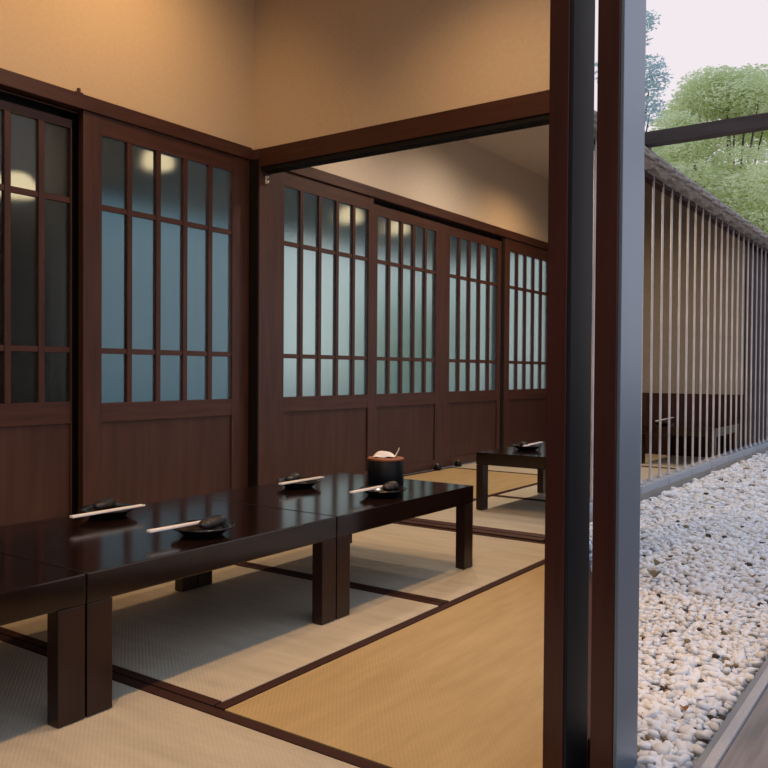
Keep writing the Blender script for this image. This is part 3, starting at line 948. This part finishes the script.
pale = clump_set(3, 11.2, 2.55, 1.7, 4.5, 1.08, 60, 0.40) + clump_set(13, 10.6, 1.95, 1.5, 2.75, 0.5, 16, 0.34)
tree('garden_tree', (11.2, 2.3, -0.06), pale, 110000, 0.06, M['leaf_pale'], 'large mirrored tree, pale green and feathery, built solid behind the rod screen', 1, trunk_r=0.05)
tree('garden_tree', (13.6, 3.45, -0.06), clump_set(7, 13.6, 3.45, 1.2, 3.5, 0.55, 20, 0.38), 16000, 0.09, M['leaf_dark'], 'dark green tree behind the pale feathery one', 2)
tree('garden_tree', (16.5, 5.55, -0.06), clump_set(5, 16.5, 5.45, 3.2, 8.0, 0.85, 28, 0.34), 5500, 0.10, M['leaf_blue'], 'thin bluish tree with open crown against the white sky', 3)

# ------------------------------------------------------------------ hedge and added pane-shading surfaces behind the lattice doors
slab('shade_eave', [(WY + 0.12, 1.96), (WY + 1.5, 1.80)], (-2.5, EX + 0.4), M['shade_eave'], 0.05, label='unseen overhang shaped to darken the upper panes of the lattice doors', category='shade_eave', kind='structure')  # unseen overhang, depth and height set to darken the upper panes
prism('bounce_paving', [(-2.5, WY + 0.14), (16, WY + 0.14), (16, 11.0), (-2.5, 11.0)], (-0.06, -0.03), M['bounce_paving'], label='unseen paving behind the lattice doors, made pale to bounce light', category='paving', kind='structure')  # out of direct view, kept pale as a bounce surface for the panes
box('wall_pane_tint', (3.3, 6.35), (6.0, 6.1), (-0.06, 2.3), M['pane_tint'], label='blue-grey wall added behind the blue-lit door to tint its panes', category='wall', kind='structure')  # added only to give the panes in front a blue-grey tone
box('wall_pane_shade', (-2.5, 2.42), (WY + 0.62, WY + 0.70), (-0.06, 1.95), M['dark_board'], label='dark board wall added behind the recessed door to dim its panes', category='wall', kind='structure')  # added to block the sky behind the recessed door
h_ = empty('hedge', (10.6, 7.0, -0.06), label='green clipped hedge seen blurred through the green-tinted door', category='hedge')
rr = random.Random(8)
hc = [(10.5 + rr.uniform(-0.9, 0.9), 7.0 + rr.uniform(-0.3, 0.3), 0.3 + rr.uniform(0, 1.5), 0.4, 0.35, 0.35) for _ in range(26)]
foliage('foliage', hc, 9000, 0.10, M['leaf_hedge'], h_, 12)['kind'] = 'stuff'
for i in range(5):
    link('stem', bar_mesh('stem', (0, 0, 0), (0.05, 0, 1.0), 0.03, 0.03, M['trunk'], 0.5), (9.7 + i * 0.4, 7.0, -0.06), h_)

lampm = emit('warm_lantern_shade', (1.0, 0.62, 0.38, 1), 1.7)
for (px, py, r_, lab) in ((16, 184, 0.085, 'dim recessed door'), (158, 158, 0.075, 'blue-lit door'), (350, 214, 0.08, 'first pale door'), (398, 226, 0.08, 'green-tinted door')):
    d = _fw * FPX + _r * (px - 384) - _u * (py - 384)
    c = Vector((0, 0, CAMH)) + d * ((WY + 0.30) / d.y)
    g = empty('lantern', (c.x, c.y, c.z), label='warm glowing paper lantern hung behind the ' + lab, category='lantern', group='lanterns behind the lattice doors')
    me = lathe_mesh('shade', [(0.012, 0.05), (0.05, 0.040), (r_, 0.0), (r_ * 1.05, -0.035), (r_ * 0.9, -0.05), (0, -0.05)], lampm, 24)
    o = link('shade', me, c, g)
    link('cord', bar_mesh('cord', (0, 0, 0.05), (0, 0, 1.96 - c.z), 0.006, 0.006, M['black_groove']), c, g)

# ------------------------------------------------------------------ room lamps; the soft pair is added in place of daylight
lens = emit('downlight_lens', (1.0, 0.75, 0.45, 1), 6.0)


def downlight(x, y, z, watt, col, ang, blend, tgt, lab):
    g = empty('ceiling_downlight_or_day_fill', (x, y, z), label=lab, category='downlight', group='recessed ceiling downlights and added daylight lamps')
    link('trim_ring', lathe_mesh('trim_ring', [(0.045, -0.004), (0.06, -0.006), (0.062, 0.0), (0.045, 0.0), (0.045, -0.004)], M['white_metal'], 24), (x, y, z), g)
    link('lens', lathe_mesh('lens', [(0, -0.001), (0.044, -0.001), (0.044, 0.0), (0, 0.0)], lens, 24), (x, y, z), g)
    l = bpy.data.lights.new('lamp', 'SPOT')
    l.energy = watt; l.color = col; l.spot_size = math.radians(ang); l.spot_blend = blend; l.shadow_soft_size = 0.05
    o = bpy.data.objects.new('lamp', l)
    COL.objects.link(o)
    o.location = (0, 0, -0.012)
    o.parent = g
    v = Vector(tgt) - Vector((x, y, z))
    o.rotation_euler = v.to_track_quat('-Z', 'Y').to_euler()


WARM = (1.0, 0.60, 0.28)
DAY_FILL = (1.0, 0.80, 0.62)  # near-neutral lamp colour standing in for daylight in the inner room
downlight(0.5, 1.00, CZ, 100, WARM, 100, 0.9, (0.5, 1.25, 0), 'recessed ceiling downlight above the pale mat by the deck')
downlight(1.6, 1.05, CZ, 100, WARM, 100, 0.9, (1.6, 1.35, 0), 'recessed ceiling downlight above the golden front mat')
downlight(2.45, 1.45, CZ, 75, WARM, 120, 1.0, (2.6, 1.7, 0), 'recessed ceiling downlight next to the cross beam')
downlight(2.2, 2.30, CZ, 58, WARM, 135, 1.0, (2.2, 3.0, 1.8), 'recessed ceiling downlight washing the wall over the doors')
downlight(1.0, 2.30, CZ, 54, WARM, 135, 1.0, (1.0, 3.0, 1.8), 'recessed ceiling downlight washing the wall at the back')
downlight(6.0, 2.35, 2.42, 75, WARM, 150, 1.0, (6.0, 2.4, 0.0), 'recessed ceiling downlight before the end wall')
downlight(4.9, 2.30, 2.42, 80, DAY_FILL, 160, 1.0, (4.9, 2.4, 0), 'unseen lamp added for missing daylight over the inner mats')  # added lamp, evens out the wall as daylight would
downlight(3.8, 2.30, 2.42, 65, DAY_FILL, 160, 1.0, (3.8, 2.4, 0), 'unseen lamp added for missing daylight just past the cross beam')  # second added lamp replacing daylight
